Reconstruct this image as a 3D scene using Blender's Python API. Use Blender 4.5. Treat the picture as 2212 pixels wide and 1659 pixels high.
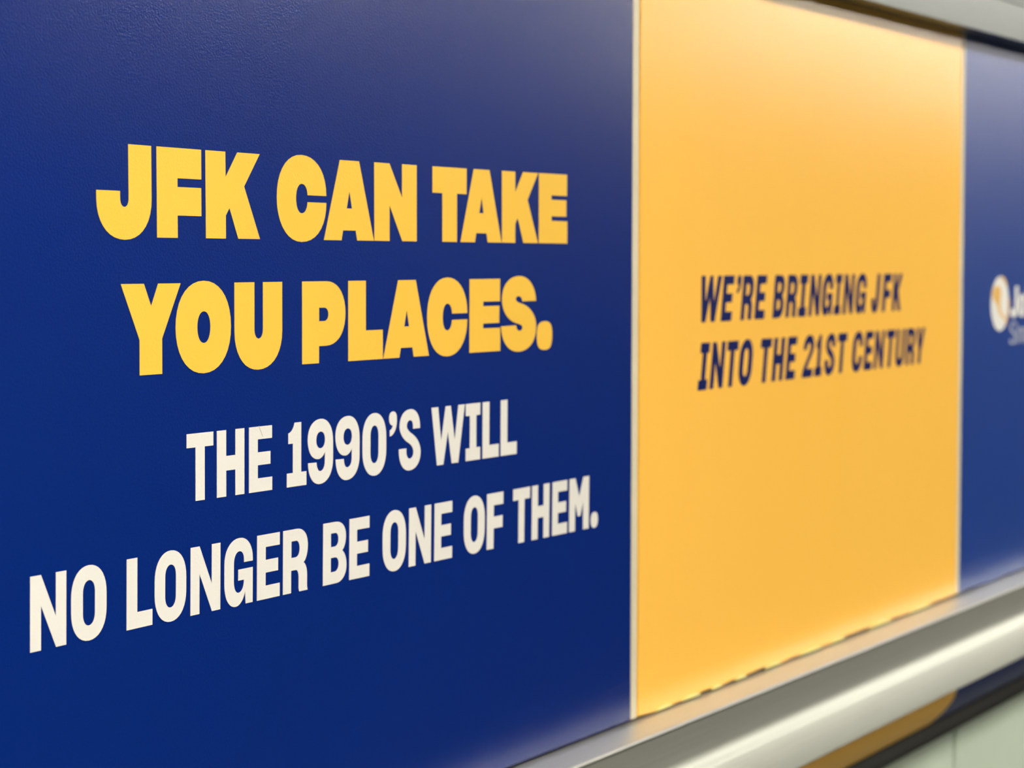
import bpy, math, random
from mathutils import Matrix, Vector
from mathutils.geometry import tessellate_polygon

for o in list(bpy.data.objects):
    bpy.data.objects.remove(o, do_unlink=True)
SC = bpy.context.scene
COL = SC.collection
random.seed(4)

# ---------------------------------------------------------------- camera
S = 0.366          # metres from the lens to the advert wall (one "unit" below)
EYE = 1.90         # lens height above the floor
cam = bpy.data.cameras.new('camera')
cam.sensor_width = 36.0
cam.lens = 36.0 * 4731.0 / 2212.0
cam.clip_start = 0.01
cam.dof.use_dof = True
cam.dof.focus_distance = 0.575
cam.dof.aperture_fstop = 22.0
co = bpy.data.objects.new('camera', cam)
COL.objects.link(co)
rgt = Vector((0.514425826, -0.857534789, 0.000394374))
up = Vector((0.04962406, 0.03022805, 0.99831043))
fw = Vector((0.85609785, 0.5135371, -0.05810445))
co.matrix_world = Matrix(((rgt.x, up.x, -fw.x, 0.0), (rgt.y, up.y, -fw.y, -S), (rgt.z, up.z, -fw.z, EYE), (0, 0, 0, 1)))
SC.camera = co

# ---------------------------------------------------------------- world / exposure
w = bpy.data.worlds.new('world'); SC.world = w
w.use_nodes = True
w.node_tree.nodes['Background'].inputs[0].default_value = (0.9, 0.95, 1.0, 1)
w.node_tree.nodes['Background'].inputs[1].default_value = 0.02
SC.view_settings.view_transform = 'Standard'
SC.view_settings.look = 'None'
SC.view_settings.gamma = 1.0
SC.view_settings.use_curve_mapping = False
SC.view_settings.exposure = 0.2

# lamps of the car and an added fill row: (x, distance from the wall, height above the lens, length along x, strength), all in units
LAMPS = [(x, 1.5, 1.32, 0.5, st) for x, st in ((-1.6, 60.0), (0.5, 172.0), (3.3, 88.0), (5.7, 134.0), (8.1, 155.0), (10.5, 120.0))]
LAMPS += [(x, 3.2, 1.32, 0.6, st) for x, st in ((-2.2, 25.0), (1.7, 35.0), (5.6, 105.0), (9.6, 145.0), (13.5, 215.0), (17.5, 150.0))]  # unseen second row, added to light the green sheets and card tops
LAMP_COL = (1.0, 0.94, 0.85)
CEIL = 1.34        # ceiling height above the lens, units
FAR = 6.0          # opposite wall, units

# ---------------------------------------------------------------- helpers
def P(x, y, z):
    """units -> metres; y is towards the room (negative world y)."""
    return (x * S, -y * S, EYE + z * S)

def mesh_obj(name, verts, faces, mat, parent=None, smooth=False):
    me = bpy.data.meshes.new(name)
    me.from_pydata(verts, [], faces)
    me.materials.append(mat)
    if smooth:
        for p in me.polygons: p.use_smooth = True
    me.update()
    o = bpy.data.objects.new(name, me)
    COL.objects.link(o)
    if parent: o.parent = parent
    return o

def empty(name, loc):
    o = bpy.data.objects.new(name, None)
    COL.objects.link(o)
    o.location = loc
    return o

def tag(o, label=None, cat=None, group=None, kind=None):
    if label: o['label'] = label
    if cat: o['category'] = cat
    if group: o['group'] = group
    if kind: o['kind'] = kind
    return o

def adopt(o, par):
    """parent keeping world placement (parents are unrotated empties)."""
    o.parent = par
    o.matrix_parent_inverse = Matrix.Translation(-Vector(par.location))
    return o

def box(name, x0, x1, y0, y1, z0, z1, mat, parent=None, bev=0.0):
    v = [P(x, y, z) for x in (x0, x1) for y in (y0, y1) for z in (z0, z1)]
    f = [(0, 1, 3, 2), (4, 6, 7, 5), (0, 4, 5, 1), (2, 3, 7, 6), (0, 2, 6, 4), (1, 5, 7, 3)]
    o = mesh_obj(name, v, f, mat)
    if bev:
        m = o.modifiers.new('bevel', 'BEVEL'); m.width = bev * S; m.segments = 3
    if parent: adopt(o, parent)
    return o

def extrude_profile(name, prof, x0, x1, mat, parent=None, smooth=False, closed=True, nx=1, mats=None):
    """prof: list of (y, z) in units, extruded along x."""
    n = len(prof); v = []; f = []
    for i in range(nx + 1):
        x = x0 + (x1 - x0) * i / nx
        v += [P(x, y, z) for y, z in prof]
    for i in range(nx):
        for k in range(n if closed else n - 1):
            a = i * n + k; b = i * n + (k + 1) % n
            f.append((a, b, b + n, a + n))
    if closed:
        f.append(tuple(range(n))[::-1]); f.append(tuple(range(nx * n, nx * n + n)))
    o = mesh_obj(name, v, f, mat, None, smooth)
    if mats:
        o.data.materials.append(mats[0])
        for p in list(o.data.polygons)[:mats[1]]: p.material_index = 1
    if smooth:
        m = o.modifiers.new('edge', 'EDGE_SPLIT'); m.split_angle = math.radians(24)
    if parent: adopt(o, parent)
    return o

def arc(cy, cz, r, a0, a1, n=8):
    return [(cy + r * math.cos(math.radians(a0 + (a1 - a0) * i / n)), cz + r * math.sin(math.radians(a0 + (a1 - a0) * i / n))) for i in range(n + 1)]

# ---------------------------------------------------------------- materials
def material(name, col, rough=0.5, metal=0.0, spec=0.5, coat=0.0, coat_rough=0.1, bump=0.0, bscale=400.0, vary=0.0, vscale=8.0, emit=None, estr=0.0, stretch=None):
    m = bpy.data.materials.new(name); m.use_nodes = True
    nt = m.node_tree; b = nt.nodes['Principled BSDF']
    b.inputs['Base Color'].default_value = (*col, 1)
    b.inputs['Roughness'].default_value = rough
    b.inputs['Metallic'].default_value = metal
    b.inputs['Specular IOR Level'].default_value = spec
    b.inputs['Coat Weight'].default_value = coat
    b.inputs['Coat Roughness'].default_value = coat_rough
    tc = nt.nodes.new('ShaderNodeTexCoord')
    src = tc.outputs['Object']
    if stretch:
        mp = nt.nodes.new('ShaderNodeMapping'); mp.inputs['Scale'].default_value = stretch
        nt.links.new(src, mp.inputs['Vector']); src = mp.outputs['Vector']
    if vary:
        n = nt.nodes.new('ShaderNodeTexNoise'); n.inputs['Scale'].default_value = vscale; n.inputs['Detail'].default_value = 4
        nt.links.new(src, n.inputs['Vector'])
        r = nt.nodes.new('ShaderNodeValToRGB')
        r.color_ramp.elements[0].position = 0.3; r.color_ramp.elements[1].position = 0.7
        r.color_ramp.elements[0].color = (*[c * (1 - vary) for c in col], 1)
        r.color_ramp.elements[1].color = (*[min(1, c * (1 + vary)) for c in col], 1)
        nt.links.new(n.outputs['Fac'], r.inputs['Fac']); nt.links.new(r.outputs['Color'], b.inputs['Base Color'])
    if bump:
        n = nt.nodes.new('ShaderNodeTexNoise'); n.inputs['Scale'].default_value = bscale; n.inputs['Detail'].default_value = 3
        nt.links.new(src, n.inputs['Vector'])
        bp = nt.nodes.new('ShaderNodeBump'); bp.inputs['Strength'].default_value = bump; bp.inputs['Distance'].default_value = 0.0005
        nt.links.new(n.outputs['Fac'], bp.inputs['Height']); nt.links.new(bp.outputs['Normal'], b.inputs['Normal'])
    if emit:
        b.inputs['Emission Color'].default_value = (*emit, 1); b.inputs['Emission Strength'].default_value = estr
    return m

VR = 0.24
M_BLUE = material('blue_vinyl', (0.0, 0.0155, 0.150), VR, spec=0.40, bump=0.12, bscale=1500, vary=0.10, vscale=1500)
M_NAVY = material('navy_vinyl', (0.006, 0.040, 0.23), VR + 0.08, bump=0.12, bscale=1500, vary=0.06, vscale=1500)
M_GOLD = material('yellow_vinyl', (1.0, 0.55, 0.085), VR - 0.03, spec=0.42, bump=0.12, bscale=1500, vary=0.02, vscale=1500)
M_BLUE2 = material('blue_vinyl_shaded', (0.0, 0.0150, 0.145), 0.5, spec=0.12)  # copies of the card vinyl for the shaded return, reflected veil removed
M_NAVY2 = material('navy_vinyl_shaded', (0.004, 0.024, 0.15), 0.5, spec=0.12)  # shaded copy, also darker than the navy card
M_GOLD2 = material('yellow_vinyl_shaded', (1.0, 0.56, 0.08), 0.5, spec=0.12)
M_LETY = material('yellow_print', (0.88, 0.53, 0.065), VR, bump=0.12, bscale=1500)
M_LETW = material('cream_print', (0.76, 0.745, 0.68), VR, bump=0.12, bscale=1500)
M_LETB = material('navy_print', (0.004, 0.012, 0.10), VR)
M_LOGW = material('white_print', (0.86, 0.86, 0.80), VR)
M_LOGG = material('grey_print', (0.52, 0.54, 0.60), VR)
M_LOGY = material('amber_print', (0.85, 0.52, 0.16), VR)
M_STRIP = material('cream_plastic', (0.66, 0.60, 0.42), 0.45, vary=0.06, vscale=60)
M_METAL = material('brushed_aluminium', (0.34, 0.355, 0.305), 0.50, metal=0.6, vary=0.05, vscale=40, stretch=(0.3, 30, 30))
M_LEDGE = material('lit_aluminium_ledge', (0.53, 0.54, 0.51), 0.36, metal=0.7, vary=0.04, vscale=40, stretch=(0.3, 30, 30))  # same rail metal, colour lightened where light falls on the ledge top
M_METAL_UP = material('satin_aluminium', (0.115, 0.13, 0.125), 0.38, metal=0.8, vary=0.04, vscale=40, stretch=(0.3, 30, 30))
M_RUBBER = material('black_rubber', (0.006, 0.006, 0.005), 0.35, spec=0.35)
M_GREEN = material('pale_green_laminate', (0.55, 0.65, 0.52), 0.25, vary=0.03, vscale=20)
M_WALL = material('car_wall', (0.06, 0.062, 0.058), 0.5)
M_DARK = material('dark_window', (0.02, 0.022, 0.025), 0.15)
M_CEIL = material('car_ceiling', (0.30, 0.30, 0.28), 0.6)
M_FLOOR = material('car_floor', (0.32, 0.32, 0.29), 0.7, vary=0.3, vscale=300)
M_LAMP = material('lamp_diffuser', (1, 1, 1), 0.5, emit=LAMP_COL, estr=1.0)
M_LAMPF = material('lamp_frame', (0.7, 0.7, 0.68), 0.4)
M_TORN = material('torn_film_edge', (0.80, 0.72, 0.22), 0.4)
M_SCR = material('hairline_scratch', (0.55, 0.51, 0.42), 0.5)

# ---------------------------------------------------------------- car interior (setting)
XL, XR = -4.0, 22.0
tag(box('floor', XL, XR, -0.6, FAR, -EYE / S - 0.1, -EYE / S, M_FLOOR), 'dark speckled floor of the car, below the advert wall', 'floor', kind='structure')
tag(box('ceiling', XL, XR, -0.6, FAR, CEIL, CEIL + 0.1, M_CEIL), 'pale ceiling of the car above the adverts', 'ceiling', kind='structure')
wr = tag(box('wall_opposite', XL, XR, FAR, FAR + 0.1, -EYE / S, CEIL, M_WALL), 'grey wall of the car facing the adverts', 'wall', kind='structure')
for k in range(7):
    x = XL + 0.6 + k * 3.6
    adopt(box('window_pane', x, x + 2.6, FAR - 0.03, FAR, -3.0, -0.5, M_DARK), wr)
tag(box('wall_end', XR, XR + 0.1, -0.6, FAR, -EYE / S, CEIL, M_WALL), 'grey end wall of the car beyond the third advert', 'wall', kind='structure')
tag(box('wall_start', XL - 0.1, XL, -0.6, FAR, -EYE / S, CEIL, M_WALL), 'grey end wall of the car behind the camera', 'wall', kind='structure')
tag(box('wall_back', XL, XR, -0.2, -0.1, -0.62, CEIL, M_WALL), 'grey carrier wall behind the three adverts', 'wall', kind='structure')

# lower wall of pale green laminate sheets with a joint
GY = -0.045; GZ = -0.685; JX = 2.968
lw = tag(box('wall_lower', XL, XR, -0.2, -0.07, -EYE / S, GZ + 0.04, M_RUBBER), 'wall below the lower rail, clad in pale green sheets', 'wall', kind='structure')
adopt(box('panel', XL, JX - 0.006, -0.07, GY, -2.6, GZ + 0.025, M_GREEN, bev=0.002), lw)
adopt(box('panel', JX + 0.006, 6.0, -0.07, GY, -2.6, GZ + 0.025, M_GREEN, bev=0.002), lw)
adopt(box('panel', 6.008, XR, -0.07, GY, -2.6, GZ + 0.025, M_GREEN, bev=0.002), lw)

# ceiling lamps, including the added fill row
for i, (lx, ly, lz, ll, st) in enumerate(LAMPS):
    e = empty('ceiling_light', P(lx, ly, lz))
    M_ = M_LAMP.copy(); M_.node_tree.nodes['Principled BSDF'].inputs['Emission Strength'].default_value = st
    adopt(box('diffuser', lx - ll / 2, lx + ll / 2, ly - 0.16, ly + 0.16, lz - 0.004, lz + 0.01, M_), e)
    v = []
    for (a, b) in ((ll / 2 + 0.05, 0.21), (ll / 2 + 0.004, 0.164)):
        for z in (lz - 0.015, CEIL):
            v += [P(lx - a, ly - b, z), P(lx + a, ly - b, z), P(lx + a, ly + b, z), P(lx - a, ly + b, z)]
    f = []
    for k in range(4):
        j = (k + 1) % 4
        f += [(k, j, 8 + j, 8 + k), (k, k + 4, j + 4, j), (8 + k, 8 + j, 12 + j, 12 + k)]
    adopt(mesh_obj('frame', v, f, M_LAMPF), e)
    row = 'over the adverts' if ly < 2 else 'added as fill farther from the adverts'
    tag(e, 'rectangular ceiling lamp %s, %s along the car' % (row, ('first', 'second', 'third', 'fourth', 'fifth', 'sixth')[i % 6]), 'lamp', 'ceiling lamps of the car')

# ---------------------------------------------------------------- adverts: boards
TOP, BOT = 0.30, -0.4575
def board(x0, x1, mat, par, wavy=0.0):
    """thin card with rounded edges; the lower edge can be slightly uneven."""
    n = 90; v = []; f = []
    t = 0.006
    for i in range(n + 1):
        x = x0 + (x1 - x0) * i / n
        w_ = wavy * (math.sin(x * 31) * math.sin(x * 13 + 1) + 0.4 * math.sin(x * 83))
        zb = BOT + w_
        v += [P(x, -t, zb), P(x, -0.001, zb), P(x, 0, zb + 0.0015), P(x, 0, 0.0), P(x, 0, TOP), P(x, -t, TOP)]
    for i in range(n):
        for k in range(5):
            a = i * 6 + k
            f.append((a, a + 1, a + 7, a + 6))
    f.append((5, 4, 3, 2, 1, 0)); e = n * 6; f.append((e, e + 1, e + 2, e + 3, e + 4, e + 5))
    return adopt(mesh_obj('board', v, f, mat), par)

def lower_return(x0, x1, mat, par):
    """the print carries on under the rail and curls back to the gasket."""
    pr = [(0.0, -0.50), (0.0, -0.585), (-0.0012, -0.592), (-0.0042, -0.600), (-0.009, -0.6085), (-0.0155, -0.617), (-0.0215, -0.624), (-0.0285, -0.631), (-0.036, -0.638), (-0.044, -0.645)]
    o = extrude_profile('curled_lower_edge', pr, x0, x1, mat, None, True, closed=False)
    return adopt(o, par)

a1 = empty('advert_panel', P(0.9, 0, BOT))
tag(a1, 'deep blue advert card with yellow headline and cream text, left of the cream strip', 'advert')
board(-1.6, 1.8945, M_BLUE, a1)
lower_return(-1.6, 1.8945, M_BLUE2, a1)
a2 = empty('advert_panel', P(2.37, 0, BOT))
tag(a2, 'bright yellow advert card with navy slanted text, between the two cream strips', 'advert')
board(1.9115, 2.836, M_GOLD, a2, 0.0012)
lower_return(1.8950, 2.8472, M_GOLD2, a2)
a3 = empty('advert_panel', P(4.5, 0, BOT))
tag(a3, 'navy advert card with round white logo at the far right edge', 'advert')
board(2.8485, 6.3, M_NAVY, a3, 0.0016)
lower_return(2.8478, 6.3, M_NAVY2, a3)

# cream strips between the cards
def strip(x0, x1, label):
    pr = [(x0, -0.006), (x0, -0.0008), (x0 + 0.0012, 0.0006), (x1 - 0.0012, 0.0006), (x1, -0.0008), (x1, -0.006)]
    v = [P(x, y, z) for z in (-0.4565, TOP) for x, y in pr]
    f = [(k, (k + 1) % 6, 6 + (k + 1) % 6, 6 + k) for k in range(6)] + [tuple(range(6))[::-1], tuple(range(6, 12))]
    tag(mesh_obj('divider_strip', v, f, M_STRIP), label, 'strip', 'cream strips between the advert cards')
strip(1.8953, 1.9075, 'narrow cream divider strip between the blue headline card and the yellow card')
strip(2.8363, 2.8482, 'narrow cream divider strip between the yellow card and the navy logo card')

# ---------------------------------------------------------------- lettering
# an outline is a list of points; 'c', corner, end  = rounded corner to the end point
def path(items, k=0.6, n=9):
    out = []; i = 0
    while i < len(items):
        it = items[i]
        if it == 'c' or (isinstance(it, tuple) and it[0] == 'c'):
            kk = it[1] if isinstance(it, tuple) else k
            C, Q = items[i + 1], items[i + 2]; P0 = out[-1]
            A = (P0[0] + (C[0] - P0[0]) * kk, P0[1] + (C[1] - P0[1]) * kk)
            B = (Q[0] + (C[0] - Q[0]) * kk, Q[1] + (C[1] - Q[1]) * kk)
            for s_ in range(1, n + 1):
                t = s_ / n; u = 1 - t
                out.append(tuple(u**3 * P0[j] + 3 * u * u * t * A[j] + 3 * u * t * t * B[j] + t**3 * Q[j] for j in (0, 1)))
            i += 3
        else:
            out.append(it); i += 1
    if abs(out[0][0] - out[-1][0]) < 1e-6 and abs(out[0][1] - out[-1][1]) < 1e-6: out.pop()
    return out
c = 'c'
def oval(x0, x1, y0, y1, ya=None, yb=None, k=0.6):
    xm = (x0 + x1) / 2; ya = (y0 + y1) / 2 if ya is None else ya; yb = ya if yb is None else yb; q = (c, k)
    return path([(x0, ya), q, (x0, y0), (xm, y0), q, (x1, y0), (x1, ya), (x1, yb), q, (x1, y1), (xm, y1), q, (x0, y1), (x0, yb)][:])
G = {}
# heavy headline alphabet
G['J'] = [path([(.515, 1), (.892, 1), (.892, .42), c, (.892, -.028), (.447, -.028), c, (0, -.028), (0, .40), (0, .494), (.376, .494), (.376, .41), c, (.378, .325), (.447, .325), c, (.516, .325), (.516, .42)])]
G['F'] = [path([(0, 1), (.775, 1), (.775, .663), (.355, .663), (.355, .567), (.772, .567), (.772, .249), (.353, .249), (.353, 0), (0, 0)])]
G['K'] = [path([(0, 1), (.362, 1), (.364, .707), (.585, 1), (1.008, 1), (.708, .61), (1.004, 0), (.592, 0), (.432, .353), (.363, .265), (.363, 0), (0, 0)])]
G['C'] = [path([(1.0, .543), (.615, .543), c, (.608, .678), (.498, .678), c, (.38, .678), (.38, .5), c, (.38, .321), (.495, .321), c, (.608, .321), (.615, .458), (1.0, .458), c, (1.0, -.027), (.49, -.027), c, (0, -.027), (0, .5), c, (0, 1.027), (.495, 1.027), c, (1.0, 1.027)] + [(1.0, .5431)])]
G['A'] = [path([(.34, 1), (.75, 1), (1.07, 0), (.705, 0), (.672, .124), (.401, .124), (.368, 0), (0, 0)]), [(.54, .612), (.596, .4), (.48, .4)]]
G['N'] = [path([(0, 1), (.345, 1), (.639, .564), (.639, 1), (.985, 1), (.983, 0), (.64, 0), (.346, .459), (.345, 0), (0, 0)])]
G['T'] = [path([(0, 1), (.85, 1), (.85, .651), (.606, .651), (.604, 0), (.24, 0), (.241, .65), (0, .65)])]
G['E'] = [path([(0, 1), (.808, 1), (.808, .69), (.358, .69), (.358, .628), (.79, .628), (.79, .39), (.358, .39), (.358, .324), (.818, .322), (.818, 0), (0, 0)])]
G['Y'] = [path([(0, 1), (.381, 1), (.501, .753), (.622, 1), (1.004, 1), (.683, .392), (.681, 0), (.305, 0), (.306, .384)])]
G['O'] = [oval(0, .988, -.025, 1.025), oval(.379, .613, .319, .678)]
G['U'] = [path([(0, 1), (.376, 1), (.374, .45), c, (.374, .338), (.457, .338), c, (.54, .338), (.54, .45), (.541, 1), (.915, 1), (.913, .42), c, (.913, -.027), (.445, -.027), c, (0, -.027), (0, .43)])]
G['P'] = [path([(0, 1), (.5, 1), c, (.907, 1), (.907, .605), c, (.907, .209), (.5, .209), (.346, .209), (.344, 0), (0, 0)]), path([(.348, .677), (.455, .677), c, (.545, .677), (.545, .595), c, (.545, .513), (.455, .513), (.348, .513)])]
G['L'] = [path([(0, 1), (.384, 1), (.384, .373), (.763, .373), (.764, 0), (0, 0)])]
G['S'] = [path([(0, .338), (.404, .343), c, (.41, .265), (.5, .265), c, (.584, .265), (.584, .308), c, (.584, .345), (.48, .36), c, (.022, .41), (.022, .713), c, (.022, 1.035), (.49, 1.035), c, (.93, 1.035), (.955, .678), (.576, .677), c, (.56, .752), (.475, .752), c, (.392, .752), (.392, .712), c, (.392, .675), (.51, .655), c, (.963, .59), (.963, .31), c, (.963, -.03), (.475, -.03), c, (.01, -.03)] + [(0, .3379)])]
G['.'] = [oval(0, .436, -.03, .382, k=.75)]
# condensed alphabet
G['t'] = [path([(0, 1), (.618, 1), (.618, .793), (.415, .793), (.415, 0), (.203, 0), (.203, .793), (0, .793)])]
G['h'] = [path([(0, 1), (.224, 1), (.224, .61), (.45, .61), (.45, 1), (.67, 1), (.67, 0), (.45, 0), (.45, .39), (.224, .39), (.224, 0), (0, 0)])]
G['e'] = [path([(0, 1), (.572, 1), (.572, .805), (.215, .805), (.215, .605), (.532, .605), (.532, .408), (.215, .408), (.215, .206), (.576, .206), (.576, 0), (0, 0)])]
G['1'] = [path([(.2, 1), (.371, 1), (.371, .216), (.508, .216), (.508, 0), (0, 0), (0, .215), (.156, .215), (.156, .676), (.038, .676), (.038, .84), c, (.165, .86), (.2, 1)])]
G['9'] = [path([(.008, .334), (.233, .329), c, (.235, .184), (.335, .184), c, (.46, .184), (.46, .338), (.461, .489), c, (.40, .38), (.275, .38), c, (0, .38), (0, .70), c, (0, 1.017), (.345, 1.017), c, (.678, 1.017), (.678, .64), (.678, .36), c, (.678, -.02), (.315, -.02), c, (.01, -.02), (.008, .3339)]), oval(.223, .462, .548, .814)]
G['0'] = [oval(0, .683, -.017, 1.017, .40, .60), oval(.224, .46, .19, .812, .36, .64)]
G["'"] = [path([(0, .90), c, (0, 1.009), (.112, 1.009), c, (.223, 1.009), (.223, .90), (.223, .83), c, (.205, .62), (.021, .598), (.021, .70), c, (.09, .71), (.108, .776), c, (0, .776), (0, .89)])]
G['s'] = [path([(0, .364), (.221, .364), (.221, .31), c, (.221, .184), (.33, .184), c, (.437, .184), (.437, .29), c, (.437, .385), (.29, .45), c, (.02, .555), (.02, .74), c, (.02, 1.017), (.345, 1.017), c, (.636, 1.017), (.636, .70), (.636, .681), (.426, .681), (.426, .72), c, (.426, .831), (.335, .831), c, (.233, .831), (.233, .735), c, (.233, .675), (.37, .61), c, (.656, .49), (.656, .28), c, (.656, -.015), (.31, -.015), c, (0, -.015), (0, .33)])]
G['w'] = [path([(0, 1), (.208, 1), (.306, .405), (.449, 1), (.607, 1), (.741, .392), (.858, 1), (1.063, 1), (.856, 0), (.648, 0), (.52, .56), (.377, 0), (.178, 0)])]
G['i'] = [path([(0, 1), (.478, 1), (.478, .79), (.347, .787), (.347, .22), (.478, .22), (.478, 0), (0, 0), (0, .218), (.135, .218), (.135, .785), (0, .79)])]
G['l'] = [path([(0, 1), (.226, 1), (.226, .228), (.555, .228), (.555, 0), (0, 0)])]
G['n'] = [path([(0, 1), (.205, 1), (.493, .413), (.493, 1), (.695, 1), (.695, 0), (.497, 0), (.205, .59), (.205, 0), (0, 0)])]
G['o'] = [oval(0, .70, -.017, 1.017, .40, .60), oval(.228, .47, .19, .812, .36, .64)]
G['g'] = [path([(.679, .638), (.469, .638), (.467, .68), c, (.467, .817), (.355, .817), c, (.223, .817), (.223, .63), (.223, .37), c, (.223, .186), (.34, .186), c, (.469, .186), (.469, .371), (.33, .371), (.33, .538), (.679, .538), (.679, 0), (.513, 0), (.495, .195), c, (.44, -.018), (.265, -.018), c, (0, -.018), (0, .36), (0, .64), c, (0, 1.018), (.36, 1.018), c, (.679, 1.018), (.679, .67)])]
G['r'] = [path([(0, 1), (.36, 1), c, (.648, 1), (.648, .72), c, (.648, .51), (.535, .452), c, (.631, .40), (.631, .25), (.631, .06), (.645, 0), (.43, 0), (.411, .05), (.411, .22), c, (.411, .352), (.33, .352), (.21, .352), (.21, 0), (0, 0)]), path([(.214, .814), (.335, .814), c, (.433, .814), (.433, .68), c, (.433, .553), (.325, .553), (.214, .553)])]
G['b'] = [path([(0, 1), (.34, 1), c, (.637, 1), (.637, .75), c, (.637, .58), (.532, .516), c, (.655, .45), (.655, .27), c, (.655, 0), (.36, 0), (0, 0)]), path([(.214, .821), (.33, .821), c, (.426, .821), (.426, .71), c, (.426, .60), (.32, .60), (.214, .60)]), path([(.214, .424), (.33, .424), c, (.435, .424), (.435, .308), c, (.435, .192), (.32, .192), (.214, .192)])]
G['f'] = [path([(0, 1), (.555, 1), (.555, .78), (.228, .78), (.228, .575), (.535, .575), (.535, .362), (.228, .362), (.228, 0), (0, 0)])]
G['m'] = [path([(0, 1), (.235, 1), (.405, .64), (.575, 1), (.81, 1), (.81, 0), (.575, 0), (.575, .54), (.455, .27), (.355, .27), (.235, .54), (.235, 0), (0, 0)])]
G[','] = [oval(0, .30, -.012, .288, k=.66)]
G['j'] = [path([(.30, 1), (.52, 1), (.52, .33), c, (.52, -.018), (.26, -.018), c, (0, -.018), (0, .3), (0, .36), (.21, .36), (.21, .3), c, (.21, .19), (.26, .19), c, (.3, .19), (.3, .3)])]
G['k'] = [path([(0, 1), (.215, 1), (.215, .62), (.42, 1), (.67, 1), (.42, .54), (.68, 0), (.44, 0), (.29, .36), (.215, .24), (.215, 0), (0, 0)])]
G['2'] = [path([(0, .66), (.2, .66), (.2, .70), c, (.2, .82), (.31, .82), c, (.42, .82), (.42, .71), c, (.42, .62), (.23, .42), c, (0, .2), (0, .05), (0, 0), (.62, 0), (.62, .2), (.26, .2), c, (.28, .28), (.42, .41), c, (.63, .62), (.63, .73), c, (.63, 1.017), (.31, 1.017), c, (0, 1.017), (0, .7)])]
G['c'] = [path([(.665, .63), (.455, .63), (.455, .68), c, (.455, .815), (.35, .815), c, (.223, .815), (.223, .63), (.223, .37), c, (.223, .187), (.35, .187), c, (.455, .187), (.455, .32), (.455, .38), (.665, .38), (.665, .33), c, (.665, -.018), (.345, -.018), c, (0, -.018), (0, .36), (0, .64), c, (0, 1.018), (.345, 1.018), c, (.665, 1.018), (.665, .68)])]
G['u'] = [path([(0, 1), (.215, 1), (.215, .32), c, (.215, .19), (.335, .19), c, (.455, .19), (.455, .32), (.455, 1), (.67, 1), (.67, .33), c, (.67, -.018), (.335, -.018), c, (0, -.018), (0, .33)])]
G['y'] = [path([(0, 1), (.235, 1), (.345, .62), (.455, 1), (.69, 1), (.45, .36), (.45, 0), (.24, 0), (.24, .36)])]

def flat_shape(name, loops, mat, parent, y=0.0004, t=0.0003):
    """closed outlines (first outer, rest holes) in wall units -> a thin film with side walls."""
    tri = tessellate_polygon([[Vector((a, b, 0)) for a, b in L] for L in loops])
    pts = [q for L in loops for q in L]; n = len(pts)
    v = [P(a, y, b) for a, b in pts] + [P(a, y - t, b) for a, b in pts]
    f = []
    for (i, j, k) in tri:
        A, B, C_ = pts[i], pts[j], pts[k]
        ar = (B[0] - A[0]) * (C_[1] - A[1]) - (B[1] - A[1]) * (C_[0] - A[0])
        if abs(ar) < 1e-12: continue
        f.append((i, j, k) if ar > 0 else (i, k, j))
    s_ = 0
    for L in loops:
        m = len(L)
        for i in range(m):
            a, b = s_ + i, s_ + (i + 1) % m
            f.append((a, b, b + n, a + n))
        s_ += m
    return adopt(mesh_obj(name, v, f, mat), parent)

def poly(cf, x):
    r = 0.0
    for q in cf: r = r * x + q
    return r

def text_row(placed, base, top, mat, parent, shear=0.0, tail=0.0):
    for ch, x0, x1 in placed:
        loops = G[ch]
        xs = [q[0] for L in loops for q in L]; a, b = min(xs), max(xs)
        xm = (x0 + x1) / 2; h = poly(top, xm) - poly(base, xm)
        out = []
        for L in loops:
            o = []
            for gx, gy in L:
                X = x0 + (gx - a) / (b - a) * (x1 - x0) + shear * h * (gy - 0.5)
                zb, zt = poly(base, X), poly(top, X)
                o.append((X, zb + gy * (zt - zb)))
            out.append(o)
        flat_shape('letter', out, mat, parent)

B1 = [-0.001875473, 0.015297683]; T1 = [0.009099926, -0.028786396, 0.097793918]
B2 = [-0.001191991, -0.080878891]; T2 = [-0.001196989, -0.017525855]
B3 = [-0.001403873, -0.173588602]; T3 = [-0.000011956, -0.126618026]
B4 = [-0.008557705, 0.026637449, -0.277273818]; T4 = [0.000458778, 0.000697607, -0.210081471]
text_row([('J', 1.1231, 1.1798), ('F', 1.1854, 1.2343), ('K', 1.2391, 1.3026), ('C', 1.3233, 1.3865), ('A', 1.3833, 1.4513), ('N', 1.4521, 1.5136), ('T', 1.5376, 1.5909), ('A', 1.5813, 1.6484), ('K', 1.6493, 1.7122), ('E', 1.7137, 1.7656)], B1, T1, M_LETY, a1, 0.0)
text_row([('Y', 1.1465, 1.2101), ('O', 1.2045, 1.2671), ('U', 1.2713, 1.3291), ('P', 1.3544, 1.4115), ('L', 1.4154, 1.4635), ('A', 1.4644, 1.5318), ('C', 1.529, 1.5918), ('E', 1.5956, 1.6464), ('S', 1.648, 1.709), ('.', 1.7105, 1.7381)], B2, T2, M_LETY, a1, 0.006)
text_row([('t', 1.2154, 1.2455), ('h', 1.2496, 1.2818), ('e', 1.2875, 1.3156), ('1', 1.3341, 1.3589), ('9', 1.3608, 1.394), ('9', 1.3973, 1.4302), ('0', 1.4344, 1.4679), ("'", 1.4722, 1.4832), ('s', 1.4865, 1.5187), ('w', 1.5353, 1.5875), ('i', 1.5894, 1.6128), ('l', 1.6169, 1.6439), ('l', 1.6473, 1.6748)], B3, T3, M_LETW, a1, 0.010)
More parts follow.
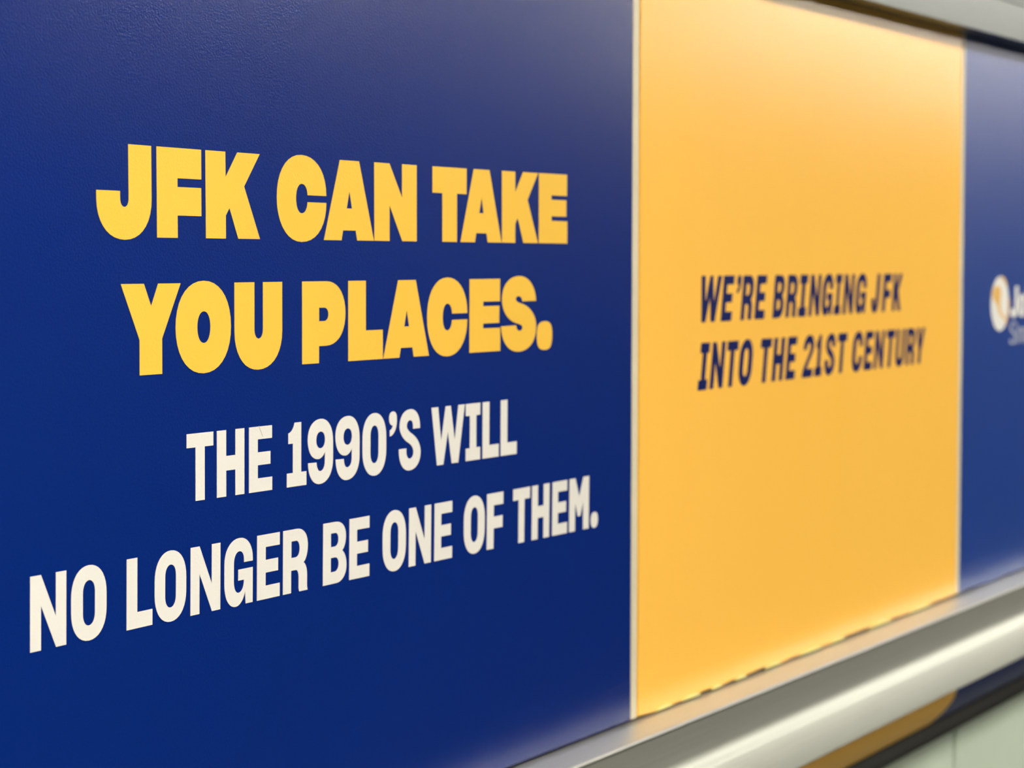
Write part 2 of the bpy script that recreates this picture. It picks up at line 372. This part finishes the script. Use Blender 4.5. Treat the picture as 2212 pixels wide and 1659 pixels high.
text_row([('n', 1.055, 1.0892), ('o', 1.094, 1.1291), ('l', 1.1498, 1.1769), ('o', 1.1794, 1.2138), ('n', 1.2187, 1.2526), ('g', 1.2574, 1.291), ('e', 1.2963, 1.3243), ('r', 1.3285, 1.36), ('b', 1.3802, 1.4117), ('e', 1.4157, 1.4436), ('o', 1.4625, 1.4963), ('n', 1.501, 1.5343), ('e', 1.5397, 1.5674), ('o', 1.5862, 1.6202), ('f', 1.6241, 1.6513), ('t', 1.6685, 1.6978), ('h', 1.7017, 1.7331), ('e', 1.7389, 1.7664), ('m', 1.7707, 1.8082), (',', 1.8124, 1.8262)], B4, T4, M_LETW, a1, 0.018)
# slanted text on the yellow card
SA = 0.17
text_row([('w', 2.0445, 2.0935), ('e', 2.0985, 2.1245), ("'", 2.1325, 2.1425), ('r', 2.1475, 2.1755), ('e', 2.183, 2.2085), ('b', 2.2305, 2.2585), ('r', 2.266, 2.294), ('i', 2.3005, 2.322), ('n', 2.3305, 2.361), ('g', 2.3675, 2.3975), ('i', 2.405, 2.4235), ('n', 2.432, 2.4625), ('g', 2.470, 2.502), ('j', 2.5215, 2.5455), ('f', 2.557, 2.583), ('k', 2.591, 2.621)], [0.0004, -0.0690], [-0.0022, -0.0154], M_LETB, a2, SA)
text_row([('i', 2.0445, 2.0655), ('n', 2.0725, 2.1035), ('t', 2.109, 2.136), ('o', 2.1415, 2.1745), ('t', 2.1945, 2.2225), ('h', 2.2295, 2.2585), ('e', 2.267, 2.292), ('2', 2.313, 2.3425), ('1', 2.3485, 2.369), ('s', 2.377, 2.4065), ('t', 2.4135, 2.4405), ('c', 2.4605, 2.4915), ('e', 2.4995, 2.5245), ('n', 2.532, 2.5625), ('t', 2.570, 2.5975), ('u', 2.6035, 2.633), ('r', 2.640, 2.6695), ('y', 2.6735, 2.7035)], [0.0018, -0.1423], [-0.0026, -0.0843], M_LETB, a2, SA)

# round logo and the first letters of the line beside it
lcx, lcz, lr = 3.005, -0.0662, 0.0385
disc = [(lcx + lr * math.cos(2 * math.pi * i / 48), lcz + lr * math.sin(2 * math.pi * i / 48)) for i in range(48)]
flat_shape('logo_disc', [disc], M_LOGW, a3)
sw = path([(2.969, -.0530), c, (2.973, -.0395), (2.992, -.0405), c, (3.012, -.0415), (3.0075, -.0555), c, (3.0035, -.0665), (3.0075, -.0745), c, (3.011, -.081), (3.026, -.0855), (3.030, -.0900), c, (3.025, -.0905), (3.022, -.0888), c, (3.002, -.083), (2.996, -.074), c, (2.990, -.064), (2.978, -.062)])
o = flat_shape('logo_swirl', [sw], M_LOGY, a3, 0.0007)
def ring_piece(a0, a1, r0, r1):
    pts = [(lcx + r1 * math.cos(math.radians(a)), lcz + r1 * math.sin(math.radians(a))) for a in range(a0, a1 + 1, 4)]
    pts += [(lcx + r0 * math.cos(math.radians(a)), lcz + r0 * math.sin(math.radians(a))) for a in range(a1, a0 - 1, -4)]
    return pts
flat_shape('logo_rim', [ring_piece(-52, 12, lr - 0.003, lr + 0.0015)], M_LOGY, a3, 0.0007)
flat_shape('logo_rim', [ring_piece(40, 84, lr - 0.003, lr + 0.001)], M_LOGY, a3, 0.0007)
G['Jb'] = [path([(.36, 1), (.62, 1), (.62, .33), c, (.62, -.02), (.30, -.02), c, (0, -.02), (0, .25), (.24, .30), c, (.24, .2), (.30, .2), c, (.36, .2), (.36, .32)])]
G['ob'] = [oval(0, .62, -.02, .76), oval(.23, .39, .18, .56)]
G['hb'] = [path([(0, 1), (.22, 1), (.22, .70), c, (.25, .76), (.38, .76), c, (.56, .76), (.56, .5), (.56, 0), (.34, 0), (.34, .48), c, (.34, .58), (.28, .58), c, (.22, .58), (.22, .45), (.22, 0), (0, 0)])]
text_row([('Jb', 3.0515, 3.0850), ('ob', 3.0875, 3.120), ('hb', 3.1235, 3.153)], [-.0865], [-.0425], M_LOGW, a3, 0.02)
G['St'] = [path([(0, .2), (.12, .22), c, (.16, .08), (.32, .08), c, (.50, .08), (.50, .26), c, (.50, .40), (.28, .48), c, (.04, .57), (.04, .76), c, (.04, 1.02), (.34, 1.02), c, (.58, 1.02), (.60, .82), (.50, .80), c, (.47, .93), (.33, .93), c, (.15, .93), (.15, .77), c, (.15, .65), (.36, .57), c, (.62, .47), (.62, .27), c, (.62, -.02), (.32, -.02), c, (.04, -.02)] + [(0, .199)])]
G['nt'] = [path([(0, .72), (.11, .72), (.11, .62), c, (.18, .74), (.31, .74), c, (.5, .74), (.5, .48), (.5, 0), (.39, 0), (.39, .46), c, (.39, .64), (.27, .64), c, (.11, .64), (.11, .4), (.11, 0), (0, 0)])]
text_row([('St', 3.0495, 3.0790), ('nt', 3.0835, 3.1055), ('nt', 3.1105, 3.1325)], [-.1245], [-.0935], M_LOGG, a3, 0.10)

# loose slivers of film along the lower edge of the yellow card
for x0, x1 in ((1.9476, 1.9858), (2.0059, 2.0513), (2.0769, 2.1029), (2.1354, 2.165), (2.2124, 2.2577), (2.307, 2.3774), (2.3997, 2.4454), (2.52, 2.60), (2.66, 2.74)):
    n = 10; lo = []; hi = []
    for i in range(n + 1):
        t = i / n; h = math.sin(math.pi * t) ** 0.7
        lo.append((x0 + (x1 - x0) * t, BOT - 0.0004)); hi.append((x0 + (x1 - x0) * t, BOT + 0.0002 + 0.0026 * h))
    flat_shape('loose_film_sliver', [lo + hi[::-1]], M_TORN, a2, 0.0008, 0.0006)
# fine scratch across the letter E
flat_shape('scratch', [[(1.2990, -.1262), (1.2997, -.1262), (1.3045, -.1345), (1.3040, -.1346)]], M_SCR, a1, 0.0006, 0.0001)

# ---------------------------------------------------------------- rails
# upper rail: flat aluminium face standing proud of the cards, rolled upper lip
pu = [(-0.05, 0.2983), (0.0295, 0.2983), (0.0303, 0.2990), (0.0310, 0.347)] + arc(0.0250, 0.351, 0.0075, -20, 90, 6) + [(-0.05, 0.3585)]
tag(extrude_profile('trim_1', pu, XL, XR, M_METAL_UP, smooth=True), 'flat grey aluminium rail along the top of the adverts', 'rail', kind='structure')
tag(box('trim_2', XL, XR, -0.05, 0.004, 0.3585, 0.46, M_WALL), 'dull band of wall above the upper rail', 'trim', kind='structure')
# lower rail: ledge, recessed face, rolled bead and sloping apron
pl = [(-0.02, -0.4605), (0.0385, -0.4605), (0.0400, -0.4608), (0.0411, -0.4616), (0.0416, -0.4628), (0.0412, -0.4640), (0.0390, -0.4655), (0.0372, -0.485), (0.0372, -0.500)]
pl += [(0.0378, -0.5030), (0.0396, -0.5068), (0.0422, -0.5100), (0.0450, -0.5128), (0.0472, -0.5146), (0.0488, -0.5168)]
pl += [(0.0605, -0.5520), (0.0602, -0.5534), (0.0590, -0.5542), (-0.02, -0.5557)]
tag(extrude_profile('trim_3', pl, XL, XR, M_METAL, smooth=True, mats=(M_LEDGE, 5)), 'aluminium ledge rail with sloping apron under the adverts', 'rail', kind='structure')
# gasket between the curled print and the green sheets
pg = [(-0.0395, -0.6425), (-0.0398, -0.6460), (-0.0412, -0.6520), (-0.0430, -0.6600), (-0.0442, -0.6670), (-0.0445, -0.6715), (-0.068, -0.6715), (-0.068, -0.6425)]
tag(extrude_profile('trim_4', pg, XL, XR, M_RUBBER, smooth=True), 'black rubber gasket between lower rail and pale green sheets', 'gasket', kind='structure')
